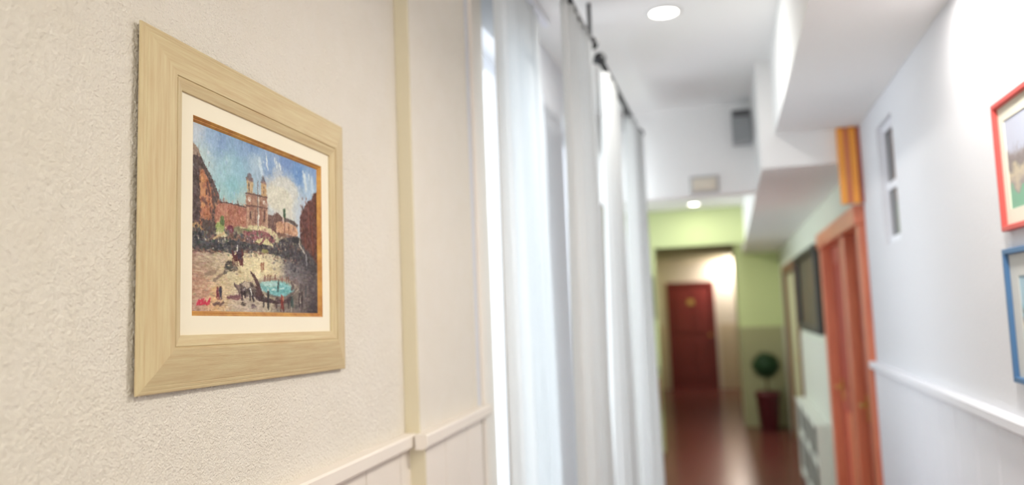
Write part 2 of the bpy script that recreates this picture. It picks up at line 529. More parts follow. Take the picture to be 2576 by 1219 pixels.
# mount with its opening
MW, MH = 0.450, 0.338
GW, GH = 0.388, 0.281
bm = boxes((-MW / 2, MW / 2, GH / 2, MH / 2, 0.005, 0.014), (-MW / 2, MW / 2, -MH / 2, -GH / 2, 0.005, 0.014),
           (-MW / 2, -GW / 2, -GH / 2, GH / 2, 0.005, 0.014), (GW / 2, MW / 2, -GH / 2, GH / 2, 0.005, 0.014))
obj('mount', bm, M_mat, frame)['label'] = 'cream mount board'
GPROF = [(0.0, 0.004), (0.0, 0.0138), (0.0006, 0.0137), (0.0030, 0.0112), (0.0034, 0.0104), (0.0040, 0.0104), (0.0045, 0.0108), (0.0068, 0.0082), (0.0072, 0.0074), (0.0072, 0.004)]
mitred('gilt_slip', GPROF, GW, GH, M_gilt, frame)

SKY=[(0.024, 0.965, 190, 200, 210), (0.192, 0.953, 128, 156, 192), (0.425, 0.994, 118, 148, 188), (0.694, 0.979, 118, 146, 192), (0.986, 0.972, 128, 158, 200), (0.063, 0.814, 186, 206, 205), (0.305, 0.835, 146, 184, 200), (0.276, 0.712, 140, 186, 194), (0.441, 0.908, 172, 194, 208), (0.622, 0.856, 186, 194, 200), (0.587, 0.759, 208, 202, 188), (0.766, 0.773, 200, 206, 204), (0.813, 0.917, 104, 142, 192), (0.923, 0.856, 168, 192, 212), (0.692, 0.692, 218, 212, 196), (0.88, 0.648, 186, 198, 210), (0.193, 0.626, 160, 194, 194), (0.334, 0.632, 176, 196, 190), (0.334, 0.962, 136, 164, 196), (0.234, 0.817, 160, 194, 204), (0.554, 0.902, 130, 158, 196), (0.126, 0.954, 150, 176, 204)]
GROUND=[(0.017, 0.294, 176, 148, 128), (0.018, 0.169, 178, 140, 118), (0.019, 0.024, 182, 146, 128), (0.168, 0.267, 190, 172, 146), (0.195, 0.138, 204, 184, 148), (0.305, 0.213, 206, 192, 154), (0.363, 0.31, 218, 204, 164), (0.486, 0.251, 228, 214, 172), (0.585, 0.333, 204, 192, 162), (0.762, 0.352, 104, 98, 98), (0.977, 0.348, 70, 66, 72), (0.76, 0.248, 120, 112, 112), (0.974, 0.183, 78, 70, 74), (0.972, 0.034, 58, 52, 56), (0.873, 0.111, 104, 92, 90), (0.686, 0.028, 128, 116, 106), (0.423, 0.022, 178, 164, 148), (0.305, 0.031, 190, 172, 152), (0.155, 0.082, 212, 172, 128), (0.091, 0.132, 186, 146, 122), (0.551, 0.232, 214, 196, 156), (0.091, 0.302, 170, 148, 128)]
ITEMS=[
('D',[(215,222,226),(196,212,220),(150,178,206)],70,[(0.039,0.636),(1.012,1.253)],(0.0091,0.0209)),
('L',(226,232,228),0.0067,[(0.469,0.916),(0.476,0.879)]),
('L',(226,232,228),0.0067,[(0.528,0.958),(0.534,0.919)]),
('L',(226,232,228),0.0067,[(0.534,0.914),(0.541,0.876)]),
('L',(226,232,228),0.0067,[(0.595,0.972),(0.602,0.933)]),
('L',(226,232,228),0.0067,[(0.612,0.948),(0.619,0.909)]),
('L',(226,232,228),0.0067,[(0.644,0.944),(0.651,0.905)]),
('L',(226,232,228),0.0067,[(0.86,0.954),(0.867,0.912)]),
('L',(226,232,228),0.0067,[(0.916,0.949),(0.923,0.906)]),
('L',(196,212,222),0.0212,[(0.472,0.925),(0.495,0.837)]),
('L',(205,216,220),0.0182,[(0.875,0.928),(0.89,0.827)]),
('L',(188,206,220),0.0182,[(0.948,0.929),(0.955,0.814)]),
('E',(206,206,198),8,[(0.692,0.783),(0.112,0.088)]),
('E',(214,210,192),8,[(0.639,0.719),(0.123,0.077)]),
('P',(150,128,112),10,[(-0.002,0.899),(0.037,0.868),(0.062,0.823),(-0.001,0.813)]),
('P',(84,68,64),14,[(-0.001,0.818),(0.062,0.827),(0.088,0.778),(0.14,0.714),(0.156,0.684),(0.185,0.624),(0.188,0.598),(0.141,0.395),(0.002,0.367)]),
('P',(176,118,86),16,[(0.051,0.75),(0.068,0.764),(0.104,0.716),(0.124,0.666),(0.133,0.569),(0.128,0.415),(0.055,0.387),(0.054,0.661)]),
('P',(196,138,92),12,[(0.056,0.726),(0.07,0.747),(0.088,0.686),(0.087,0.56),(0.059,0.554)]),
('P',(78,60,60),10,[(0.016,0.504),(0.047,0.552),(0.05,0.382),(0.007,0.368)]),
('L',(96,66,60),0.0121,[(0.099,0.693),(0.114,0.631)]),
('L',(96,66,60),0.0121,[(0.094,0.648),(0.094,0.631)]),
('L',(98,70,66),0.0091,[(0.117,0.577),(0.122,0.534)]),
('L',(104,70,62),0.0121,[(0.069,0.599),(0.094,0.579)]),
('D',[(186,120,90),(150,98,80),(112,76,70),(204,152,116),(140,92,84)],90,[(0.055,0.383),(0.182,0.69)],(0.0121,0.0209)),
('P',(168,112,92),14,[(0.183,0.605),(0.234,0.607),(0.276,0.611),(0.322,0.606),(0.37,0.611),(0.375,0.48),(0.194,0.438),(0.154,0.419),(0.153,0.573)]),
('D',[(186,132,108),(146,96,82),(172,120,100),(196,150,120)],80,[(0.183,0.45),(0.37,0.625)],(0.0121,0.0209)),
('L',(96,70,66),0.0055,[(0.183,0.605),(0.276,0.611),(0.367,0.612)]),
('L',(90,70,66),0.0036,[(0.305,0.607),(0.305,0.635)]),
('L',(90,70,66),0.0036,[(0.111,0.784),(0.111,0.81)]),
('P',(164,126,106),12,[(0.367,0.695),(0.533,0.697),(0.539,0.55),(0.539,0.515),(0.369,0.493)]),
('P',(190,164,126),8,[(0.373,0.777),(0.422,0.784),(0.421,0.698),(0.373,0.697)]),
('P',(188,154,112),8,[(0.485,0.785),(0.527,0.788),(0.53,0.696),(0.488,0.692)]),
('P',(132,112,108),8,[(0.367,0.79),(0.425,0.797),(0.422,0.775),(0.37,0.772)]),
('P',(140,112,104),8,[(0.482,0.797),(0.527,0.798),(0.527,0.785),(0.482,0.782)]),
('E',(122,112,116),8,[(0.394,0.802),(0.018,0.019)]),
('P',(112,108,112),6,[(0.485,0.792),(0.501,0.836),(0.521,0.796)]),
('L',(72,58,56),0.0079,[(0.391,0.758),(0.391,0.741)]),
('L',(110,86,72),0.0067,[(0.391,0.729),(0.394,0.716)]),
('L',(84,62,56),0.0073,[(0.507,0.763),(0.507,0.756)]),
('L',(96,70,60),0.0061,[(0.507,0.736),(0.507,0.726)]),
('L',(120,112,110),0.0055,[(0.459,0.789),(0.458,0.5)]),
('L',(206,190,170),0.0061,[(0.465,0.695),(0.465,0.537)]),
('E',(224,214,198),4,[(0.394,0.663),(0.012,0.014)]),
('E',(224,214,200),4,[(0.51,0.665),(0.011,0.014)]),
('L',(104,76,68),0.0067,[(0.367,0.695),(0.45,0.701),(0.533,0.702)]),
('L',(110,80,72),0.0067,[(0.367,0.622),(0.456,0.632),(0.536,0.636)]),
('L',(78,56,54),0.0121,[(0.403,0.586),(0.403,0.553)]),
('L',(92,66,60),0.0121,[(0.513,0.614),(0.51,0.555)]),
('L',(120,88,78),0.0121,[(0.44,0.605),(0.44,0.533)]),
('L',(192,156,130),0.0091,[(0.382,0.606),(0.381,0.5)]),
('L',(196,160,134),0.0091,[(0.533,0.623),(0.533,0.524)]),
('L',(150,106,90),0.0091,[(0.481,0.613),(0.481,0.516)]),
('L',(232,226,214),0.0103,[(0.465,0.581),(0.462,0.522)]),
('D',[(188,150,126),(140,102,88),(170,130,110)],46,[(0.372,0.498),(0.533,0.717)],(0.0091,0.014)),
('P',(112,84,76),12,[(0.539,0.599),(0.586,0.603),(0.621,0.629),(0.662,0.606),(0.676,0.547),(0.62,0.483),(0.539,0.5)]),
('E',(198,204,204),8,[(0.566,0.622),(0.027,0.022)]),
('P',(196,152,122),14,[(0.606,0.561),(0.676,0.583),(0.72,0.575),(0.771,0.573),(0.805,0.547),(0.801,0.504),(0.763,0.498),(0.704,0.505),(0.609,0.496)]),
('P',(206,164,134),10,[(0.727,0.566),(0.779,0.569),(0.805,0.542),(0.801,0.507),(0.752,0.502)]),
('P',(96,84,80),10,[(0.677,0.609),(0.727,0.602),(0.771,0.599),(0.809,0.579),(0.801,0.562),(0.727,0.581),(0.676,0.578)]),
('L',(50,76,52),0.0182,[(0.681,0.651),(0.684,0.613)]),
('L',(210,176,160),0.0091,[(0.673,0.603),(0.673,0.572)]),
('L',(104,72,62),0.0061,[(0.764,0.556),(0.767,0.541)]),
('L',(128,84,72),0.0076,[(0.683,0.559),(0.683,0.507)]),
('L',(120,80,70),0.0061,[(0.719,0.554),(0.719,0.528)]),
('P',(92,56,50),14,[(1.032,0.893),(1.006,0.864),(0.993,0.833),(0.955,0.819),(0.946,0.773),(0.905,0.759),(0.841,0.665),(0.825,0.63),(0.827,0.492),(0.808,0.473),(0.83,0.386),(0.956,0.313),(1.022,0.308)]),
('P',(74,48,46),8,[(1.032,0.887),(1.005,0.853),(0.989,0.626),(0.997,0.306),(1.022,0.308)]),
('L',(136,84,72),0.0091,[(0.909,0.732),(0.915,0.559)]),
('L',(120,70,58),0.0121,[(0.878,0.526),(0.877,0.418)]),
('L',(128,74,58),0.0091,[(0.944,0.618),(0.957,0.4)]),
('D',[(110,66,56),(70,46,44),(126,78,64),(84,54,50)],70,[(0.837,0.307),(1.017,0.771)],(0.0121,0.0233)),
('P',(120,90,78),14,[(0.002,0.438),(0.194,0.451),(0.424,0.502),(0.62,0.503),(0.801,0.499),(0.838,0.387),(0.003,0.305)]),
('P',(192,150,104),10,[(0.002,0.455),(0.04,0.47),(0.07,0.441),(0.08,0.421),(0.04,0.423),(0.002,0.417)]),
('P',(88,72,66),10,[(0.055,0.494),(0.154,0.485),(0.154,0.415),(0.09,0.409)]),
('E',(142,156,92),14,[(0.183,0.459),(0.032,0.035)]),
('E',(96,110,66),10,[(0.199,0.501),(0.016,0.027)]),
('E',(166,170,116),8,[(0.18,0.44),(0.022,0.023)]),
('E',(118,58,72),10,[(0.254,0.465),(0.022,0.023)]),
('E',(126,120,92),12,[(0.322,0.467),(0.047,0.023)]),
('E',(110,120,80),8,[(0.387,0.482),(0.037,0.014)]),
('P',(206,194,152),8,[(0.325,0.49),(0.424,0.514),(0.513,0.521),(0.586,0.508),(0.63,0.474),(0.633,0.454),(0.585,0.458),(0.519,0.488),(0.424,0.487),(0.322,0.481)]),
('P',(138,84,88),14,[(0.34,0.465),(0.455,0.487),(0.532,0.49),(0.592,0.459),(0.599,0.42),(0.519,0.419),(0.424,0.425),(0.369,0.427)]),
('D',[(150,86,92),(176,128,118),(120,66,78),(196,160,140),(100,60,66)],60,[(0.34,0.391),(0.599,0.51)],(0.0152,0.014)),
('E',(188,184,148),8,[(0.62,0.457),(0.02,0.026)]),
('P',(70,66,68),16,[(0.002,0.417),(0.07,0.419),(0.09,0.375),(0.194,0.403),(0.305,0.404),(0.393,0.402),(0.487,0.405),(0.619,0.437),(0.69,0.483),(0.782,0.485),(0.838,0.461),(1.022,0.319),(1.022,0.269),(0.837,0.313),(0.689,0.344),(0.585,0.358),(0.455,0.363),(0.363,0.361),(0.249,0.334),(0.141,0.338),(0.003,0.33)]),
('P',(44,40,42),6,[(0.002,0.409),(0.055,0.417),(0.075,0.39),(0.041,0.381),(0.002,0.384)]),
('D',[(52,50,56),(78,82,84),(112,104,98),(156,148,132),(40,40,44),(96,76,72),(60,76,62),(84,84,98)],330,[(0.007,0.318),(0.424,0.454)],(0.0121,0.0163)),
('D',[(60,54,56),(110,88,80),(150,120,104),(90,100,74),(48,44,48),(130,84,76),(180,164,140)],200,[(0.424,0.316),(0.839,0.477)],(0.0121,0.014)),
('D',[(46,42,46),(74,70,76),(96,88,90),(60,56,62)],120,[(0.688,0.268),(1.02,0.407)],(0.0152,0.014)),
('D',[(206,196,174),(190,180,156),(220,214,200)],34,[(0.041,0.322),(0.69,0.493)],(0.0091,0.0116)),
('E',(204,196,160),8,[(0.194,0.425),(0.043,0.013)]),
('L',(196,170,130),0.0091,[(0.141,0.395),(0.194,0.425),(0.21,0.436)]),
('P',(206,198,148),6,[(0.436,0.42),(0.455,0.435),(0.5,0.448),(0.487,0.424),(0.468,0.412)]),
('P',(208,200,150),6,[(0.487,0.412),(0.526,0.449),(0.585,0.415),(0.578,0.41),(0.512,0.411)]),
('E',(46,42,44),6,[(0.793,0.476),(0.046,0.024)]),
('L',(196,184,168),0.0073,[(0.815,0.453),(0.869,0.396)]),
('L',(150,146,150),0.0103,[(0.884,0.387),(0.891,0.318)]),
('L',(200,188,168),0.0061,[(0.82,0.491),(0.823,0.454)]),
('E',(140,136,84),8,[(0.515,0.37),(0.027,0.014)]),
('P',(196,176,142),12,[(0.194,0.252),(0.305,0.272),(0.363,0.217),(0.195,0.182),(0.117,0.163),(0.142,0.2)]),
('P',(106,96,84),14,[(0.221,0.273),(0.254,0.294),(0.288,0.27),(0.311,0.245),(0.294,0.225),(0.232,0.211),(0.195,0.199),(0.211,0.227)]),
('E',(66,64,60),8,[(0.249,0.257),(0.025,0.021)]),
('P',(210,196,160),6,[(0.235,0.22),(0.277,0.233),(0.34,0.215),(0.305,0.194),(0.222,0.184)]),
('L',(128,108,94),0.0121,[(0.142,0.165),(0.195,0.204)]),
('L',(150,128,108),0.0152,[(0.091,0.196),(0.155,0.214)]),
('D',[(200,180,150),(150,126,110),(214,196,164),(168,146,126)],120,[(0.014,0.045),(0.305,0.327)],(0.0273,0.007)),
('D',[(222,208,168),(206,190,150),(232,222,184)],80,[(0.305,0.19),(0.585,0.343)],(0.0273,0.007)),
('D',[(98,92,94),(122,112,108),(76,72,78),(138,126,118)],130,[(0.583,0.014),(1.011,0.379)],(0.0242,0.0093)),
('P',(92,46,46),10,[(0.265,0.34),(0.274,0.35),(0.285,0.32),(0.305,0.336),(0.322,0.352),(0.343,0.349),(0.346,0.266),(0.328,0.265),(0.317,0.291),(0.288,0.284),(0.277,0.301)]),
('P',(66,48,60),8,[(0.296,0.348),(0.317,0.351),(0.334,0.348),(0.34,0.298),(0.305,0.299)]),
('L',(112,72,64),0.0061,[(0.271,0.3),(0.274,0.26)]),
('L',(112,72,64),0.0061,[(0.285,0.302),(0.288,0.261)]),
('L',(112,72,64),0.0061,[(0.302,0.303),(0.305,0.263)]),
('L',(112,72,64),0.0061,[(0.322,0.306),(0.325,0.265)]),
('L',(112,72,64),0.0061,[(0.34,0.307),(0.343,0.266)]),
('L',(90,50,48),0.0091,[(0.265,0.345),(0.271,0.323)]),
('L',(230,226,216),0.0079,[(0.305,0.379),(0.302,0.349)]),
('L',(92,52,50),0.0103,[(0.337,0.358),(0.343,0.331)]),
('L',(142,90,66),0.0103,[(0.486,0.294),(0.488,0.261)]),
('L',(142,90,66),0.0103,[(0.502,0.296),(0.504,0.262)]),
('L',(150,104,80),0.0048,[(0.486,0.26),(0.486,0.244)]),
('L',(150,104,80),0.0048,[(0.499,0.262),(0.496,0.244)]),
('E',(168,152,132),8,[(0.618,0.158),(0.187,0.064)]),
('E',(120,110,100),8,[(0.687,0.121),(0.171,0.046)]),
('E',(132,182,180),14,[(0.604,0.157),(0.141,0.042)]),
('E',(116,172,172),12,[(0.638,0.139),(0.129,0.035)]),
('E',(168,200,192),10,[(0.557,0.174),(0.068,0.019)]),
('L',(160,134,116),0.0091,[(0.499,0.189),(0.584,0.205),(0.688,0.207)]),
('L',(124,84,74),0.0079,[(0.512,0.222),(0.512,0.193)]),
('L',(124,84,74),0.0079,[(0.538,0.228),(0.538,0.199)]),
('L',(124,84,74),0.0079,[(0.557,0.225),(0.557,0.196)]),
('L',(124,84,74),0.0079,[(0.598,0.228),(0.597,0.198)]),
('L',(124,84,74),0.0079,[(0.66,0.223),(0.659,0.193)]),
('L',(124,84,74),0.0079,[(0.695,0.22),(0.695,0.19)]),
('L',(124,84,74),0.0079,[(0.716,0.227),(0.716,0.196)]),
('L',(210,190,160),0.0091,[(0.632,0.238),(0.632,0.213)]),
('L',(58,60,56),0.0103,[(0.628,0.203),(0.624,0.138)]),
('E',(190,214,208),6,[(0.584,0.141),(0.02,0.007)]),
('L',(200,220,214),0.0061,[(0.638,0.149),(0.673,0.156)]),
('L',(110,94,88),0.0152,[(0.805,0.189),(0.774,0.135),(0.701,0.101)]),
('L',(96,82,80),0.0152,[(0.742,0.19),(0.76,0.171),(0.745,0.149)]),
('E',(112,96,92),8,[(0.782,0.203),(0.027,0.018)]),
('L',(166,152,136),0.0061,[(0.775,0.182),(0.804,0.158),(0.759,0.119)]),
('P',(82,58,56),8,[(0.399,0.243),(0.411,0.24),(0.454,0.196),(0.473,0.164),(0.498,0.112),(0.53,0.08),(0.454,0.077),(0.429,0.123),(0.448,0.157),(0.424,0.198)]),
('P',(104,90,84),16,[(0.305,0.153),(0.351,0.179),(0.411,0.174),(0.448,0.143),(0.436,0.086),(0.351,0.092),(0.322,0.114)]),
('E',(176,160,142),8,[(0.369,0.157),(0.03,0.019)]),
('P',(74,56,56),12,[(0.423,0.1),(0.498,0.098),(0.583,0.077),(0.687,0.086),(0.767,0.12),(0.722,0.067),(0.617,0.054),(0.524,0.061),(0.454,0.068)]),
('L',(92,74,72),0.0121,[(0.282,0.157),(0.305,0.131),(0.322,0.1)]),
('L',(132,108,102),0.0121,[(0.317,0.145),(0.299,0.149)]),
('L',(60,44,48),0.0121,[(0.334,0.128),(0.34,0.073)]),
('L',(52,40,44),0.0121,[(0.354,0.138),(0.36,0.088)]),
('L',(64,54,56),0.0121,[(0.393,0.136),(0.399,0.075)]),
('L',(48,38,42),0.0121,[(0.417,0.104),(0.423,0.067)]),
('L',(232,226,216),0.0061,[(0.354,0.136),(0.354,0.127)]),
('L',(236,232,226),0.0079,[(0.399,0.136),(0.411,0.104)]),
('L',(110,72,78),0.0121,[(0.238,0.078),(0.322,0.091)]),
('P',(132,90,88),8,[(0.227,0.078),(0.277,0.093),(0.346,0.083),(0.305,0.067)]),
('L',(60,54,54),0.0133,[(0.505,0.094),(0.504,0.036)]),
('L',(44,42,42),0.0133,[(0.54,0.124),(0.54,0.027)]),
('L',(76,56,54),0.0133,[(0.607,0.083),(0.607,0.034)]),
('L',(140,58,48),0.0133,[(0.652,0.105),(0.651,0.03)]),
('L',(120,50,46),0.0133,[(0.666,0.095),(0.665,0.03)]),
('L',(66,56,60),0.0133,[(0.715,0.092),(0.715,0.036)]),
('L',(60,76,72),0.0133,[(0.741,0.108),(0.74,0.042)]),
('L',(70,84,82),0.0133,[(0.752,0.088),(0.751,0.042)]),
('L',(62,52,52),0.0133,[(0.815,0.132),(0.815,0.049)]),
('L',(58,46,46),0.0133,[(0.842,0.128),(0.841,0.049)]),
('L',(84,72,72),0.0133,[(0.828,0.185),(0.827,0.128)]),
('L',(74,76,78),0.0133,[(0.878,0.172),(0.877,0.114)]),
('E',(220,212,200),4,[(0.505,0.094),(0.007,0.006)]),
('E',(220,212,200),4,[(0.54,0.131),(0.008,0.007)]),
('E',(220,212,200),4,[(0.741,0.111),(0.008,0.006)]),
('E',(220,212,200),4,[(0.819,0.138),(0.009,0.006)]),
('E',(220,212,200),4,[(0.607,0.078),(0.007,0.006)]),
('L',(206,150,110),0.0079,[(0.666,0.1),(0.669,0.075)]),
('L',(206,196,180),0.0073,[(0.823,0.096),(0.822,0.07)]),
('L',(190,180,166),0.0061,[(0.74,0.037),(0.74,0.011)]),
('L',(96,52,50),0.0073,[(0.648,0.045),(0.647,0.01)]),
('L',(96,52,50),0.0073,[(0.669,0.045),(0.668,0.01)]),
('L',(116,52,60),0.0158,[(0.168,0.123),(0.17,0.076)]),
('L',(200,160,130),0.0073,[(0.169,0.076),(0.169,0.05)]),
('E',(110,64,58),8,[(0.168,0.132),(0.006,0.007)]),
('L',(62,56,70),0.0158,[(0.187,0.124),(0.188,0.076)]),
('L',(200,160,130),0.0073,[(0.187,0.076),(0.187,0.05)]),
('E',(110,64,58),8,[(0.187,0.133),(0.006,0.007)]),
('L',(104,78,72),0.0121,[(0.143,0.04),(0.179,0.046)]),
('L',(110,84,78),0.0121,[(0.184,0.037),(0.206,0.051)]),
('D',[(200,186,164),(166,146,132)],30,[(0.156,0.002),(0.423,0.062)],(0.0212,0.007)),
('P',(52,40,44),6,[(0.328,0.046),(0.346,0.06),(0.357,0.042),(0.34,0.032)]),
('E',(120,104,104),8,[(0.423,0.034),(0.022,0.014)]),
('L',(196,52,76),0.0079,[(0.04,0.04),(0.052,0.059),(0.057,0.046),(0.043,0.038)]),
('L',(196,52,76),0.0079,[(0.053,0.042),(0.067,0.063),(0.07,0.038)]),
('L',(196,52,76),0.0073,[(0.07,0.047),(0.079,0.064),(0.082,0.039),(0.092,0.054),(0.099,0.039),(0.107,0.05)]),
('L',(196,52,76),0.0079,[(0.107,0.044),(0.12,0.07),(0.115,0.04)]),
('L',(196,52,76),0.0067,[(0.038,0.035),(0.104,0.041)])]



def paint_canvas(nu, nv):
    """lays the picture down colour by colour, like the painter: sky, ground, houses, crowd, fountain, people."""
    V, U = np.meshgrid(np.linspace(0, 1, nv), np.linspace(0, 1, nu), indexing='ij')
    wob_u = (vnoise(nv, nu, 7, 21) - 0.5) * 0.006 + (vnoise(nv, nu, 2, 22) - 0.5) * 0.006
    wob_v = (vnoise(nv, nu, 7, 23) - 0.5) * 0.005 + (vnoise(nv, nu, 2, 24) - 0.5) * 0.006
    Uw, Vw = U + wob_u, V + wob_v
    g = np.random.default_rng(5)
    jit = [vnoise(nv, nu, c, 30 + c) - 0.5 for c in (2, 4, 9)]
    J = jit[0] * 1.3 + jit[1] * 1.4 + jit[2] * 1.0
    relief = vnoise(nv, nu, 3, 50) * 0.3

    def idw(S, soft=0.03):
        acc = np.zeros((nv, nu, 3))
        wt = np.zeros((nv, nu))
        for u, v, *c in S:
            w = 1.0 / ((U + wob_u * 5 - u) ** 2 * 1.8 + (V + wob_v * 5 - v) ** 2 + soft ** 2) ** 1.8
            acc += w[..., None] * np.array(c)
            wt += w
        return acc / wt[..., None]

    sky, gnd = idw(SKY), idw(GROUND)
    # sky strokes run down, ground strokes run across
    vs = vnoise(nv, nu, 1, 60)
    k1 = sum(np.roll(vs, i, 0) for i in range(-7, 8)) / 15.0 - 0.5
    k2 = sum(np.roll(vs, i, 1) for i in range(-8, 9)) / 17.0 - 0.5
    sky = sky + (k1 * 70 + J * 9)[..., None]
    gnd = gnd + (k2 * 80 + J * 22)[..., None]
    img = np.where((Vw > 0.42)[..., None], sky, gnd)

    def blend(mask, col, j):
        nonlocal img, relief
        c = np.array(col)[None, None, :] + (J * j * 2.2)[..., None]
        img = img * (1 - mask[..., None]) + c * mask[..., None]
        relief = relief + 0.25 * mask

    def inpoly(pts):
        ins = np.zeros(U.shape, bool)
        n = len(pts)
        for i in range(n):
            (x0, y0), (x1, y1) = pts[i], pts[(i + 1) % n]
            if y0 == y1:
                continue
            c = ((y0 > Vw) != (y1 > Vw)) & (Uw < (x1 - x0) * (Vw - y0) / (y1 - y0) + x0)
            ins ^= c
        return ins

    def seg(p, q, w, su=1.0):
        asp = 1.42
        px, py, qx, qy = p[0] * asp, p[1], q[0] * asp, q[1]
        dx, dy = qx - px, qy - py
        l2 = dx * dx + dy * dy + 1e-9
        t = np.clip(((Uw * asp - px) * dx + (Vw - py) * dy) / l2, 0, 1)
        dd = np.hypot(Uw * asp - px - t * dx, Vw - py - t * dy)
        return np.clip(1.35 - dd / (w * asp * 0.5), 0, 1)

    for it in ITEMS:
        k, col = it[0], it[1]
        if k == 'P':
            blend(inpoly(it[3]).astype(float), col, it[2])
        elif k == 'L':
            m = np.zeros(U.shape)
            for p, q in zip(it[3], it[3][1:]):
                m = np.maximum(m, seg(p, q, it[2]))
            blend(m, col, 7)
        elif k == 'E':
            (cu, cv), (ru, rv) = it[3]
            dd = np.hypot((Uw - cu) / max(ru, 1e-3), (Vw - cv) / max(rv, 1e-3))
            blend(np.clip((1.12 - dd) * 4, 0, 1), col, it[2])
        elif k == 'D':
            (ua, va), (ub, vb) = it[3]
            w, h = it[4]
            for _ in range(it[2]):
                cu, cv = ua + (ub - ua) * g.random(), va + (vb - va) * g.random()
                c = col[g.integers(len(col))]
                du, dv = w * (0.5 + g.random()), h * (0.5 + g.random())
                i0, i1 = int(max(0, (cv - 2 * dv) * nv)), int(min(nv, (cv + 2 * dv) * nv + 1))
                j0, j1 = int(max(0, (cu - 2 * du) * nu)), int(min(nu, (cu + 2 * du) * nu + 1))
                if i1 <= i0 or j1 <= j0:
                    continue
                sl = (slice(i0, i1), slice(j0, j1))
                dd = np.hypot((Uw[sl] - cu) / du, (Vw[sl] - cv) / dv) * 2
                m = np.clip(1.4 - dd, 0, 1) * 0.8
                img[sl] = img[sl] * (1 - m[..., None]) + np.array(c)[None, None, :] * m[..., None]
                relief[sl] += 0.35 * m
    # broken brushwork over everything: short strokes of neighbouring colour, upright above, level on the pavement
    for _ in range(8000):
        cu, cv = g.random(), g.random()
        flat = cv < 0.40
        du, dv = (0.010, 0.0045) if flat else (0.0045, 0.011)
        du, dv = du * (0.5 + g.random()), dv * (0.5 + g.random())
        iu = int(np.clip(cu + g.normal(0, 0.006), 0, 0.999) * nu)
        iv = int(np.clip(cv + g.normal(0, 0.006), 0, 0.999) * nv)
        amp = 7 if (cv > 0.62 and img[iv, iu].mean() > 135) else 17
        c = img[iv, iu] + g.normal(0, amp) + g.normal(0, amp * 0.35, 3)
        i0, i1 = int(max(0, (cv - dv) * nv)), int(min(nv, (cv + dv) * nv + 2))
        j0, j1 = int(max(0, (cu - du) * nu)), int(min(nu, (cu + du) * nu + 2))
        sl = (slice(i0, i1), slice(j0, j1))
        m = np.clip(1.3 - np.hypot((U[sl] - cu) / du, (V[sl] - cv) / dv) * 1.2, 0, 1) * 0.5
        img[sl] = img[sl] * (1 - m[..., None]) + c * m[..., None]
        relief[sl] += 0.3 * m
    for it in ITEMS:                      # then the drawing with the fine brush
        if it[0] == 'L':
            m = np.zeros(U.shape)
            for p, q in zip(it[3], it[3][1:]):
                m = np.maximum(m, seg(p, q, it[2]))
            blend(m * 0.75, it[1], 6)
    pad = np.pad(img, ((1, 1), (1, 1), (0, 0)), 'edge')
    soft = (pad[:-2, 1:-1] + pad[2:, 1:-1] + pad[1:-1, :-2] + pad[1:-1, 2:]) / 4
    img = img * 0.55 + soft * 0.45
    return np.clip(img, 8, 250), relief


NU, NV = 430, 400
img, relief = paint_canvas(NU, NV)
CW, CH = 0.376, 0.268
uu, vv = np.meshgrid(np.linspace(-CW / 2, CW / 2, NU), np.linspace(-CH / 2, CH / 2, NV))
P = np.stack([uu, vv, 0.0075 + np.clip(relief, 0, 2.5) * 0.00014], -1)
me = grid_mesh('canvas', P)
lin = img / 255.0
lin = np.where(lin <= 0.04045, lin / 12.92, ((lin + 0.055) / 1.055) ** 2.4)
ca = me.color_attributes.new('pigment', 'FLOAT_COLOR', 'POINT')
rgba = np.concatenate([lin.reshape(-1, 3), np.ones((NU * NV, 1))], 1).astype(np.float32)
ca.data.foreach_set('color', rgba.reshape(-1))
m = bpy.data.materials.new('oil_paint')
m.use_nodes = True
nt = m.node_tree
b = nt.nodes['Principled BSDF']
at = nt.nodes.new('ShaderNodeAttribute')
at.attribute_name = 'pigment'
nt.links.new(at.outputs['Color'], b.inputs['Base Color'])
b.inputs['Roughness'].default_value = 0.45
b.inputs['Specular IOR Level'].default_value = 0.25
me.materials.append(m)
cv = bpy.data.objects.new('canvas', me)
COL.objects.link(cv)
cv.parent = frame
cv['label'] = 'oil painting of a square with a twin towered church and a fountain'


# ================================================================== CURTAINS AND RODS
def curtain(label, top, bot, x=-0.457, folds=6, amp=0.022, z1=2.555, z0=0.06, seed=0):
    g = np.random.default_rng(seed)
    nu, nv = folds * 16 + 1, 60
    u = np.linspace(0, 1, nu)
    ph = u * folds * 2 * math.pi + 0.9 * np.sin(u * 5 + seed) + seed
    P = np.zeros((nv, nu, 3))
    for j in range(nv):
        t = j / (nv - 1)                      # 0 at the hem, 1 at the rod
        y0 = bot[0] + (top[0] - bot[0]) * t ** 1.15
        y1 = bot[1] + (top[1] - bot[1]) * t ** 1.15
        a = amp * (1.25 - 0.5 * t)
        P[j, :, 1] = y0 + (y1 - y0) * (u + 0.25 / folds * np.sin(2 * ph) * 0.3)
        P[j, :, 0] = x + a * np.sin(ph + 0.35 * math.sin(3 * t + seed)) + 0.35 * a * np.sin(2.3 * ph + seed)
        P[j, :, 2] = z0 + (z1 - z0) * t
    me = grid_mesh('curtain', P)
    me.materials.append(M_cloth)
    o = bpy.data.objects.new('curtain', me)
    COL.objects.link(o)
    md = o.modifiers.new('cloth', 'SOLIDIFY')
    md.thickness = 0.0012
    return tag(o, label, 'curtain', 'white curtains along the windows')


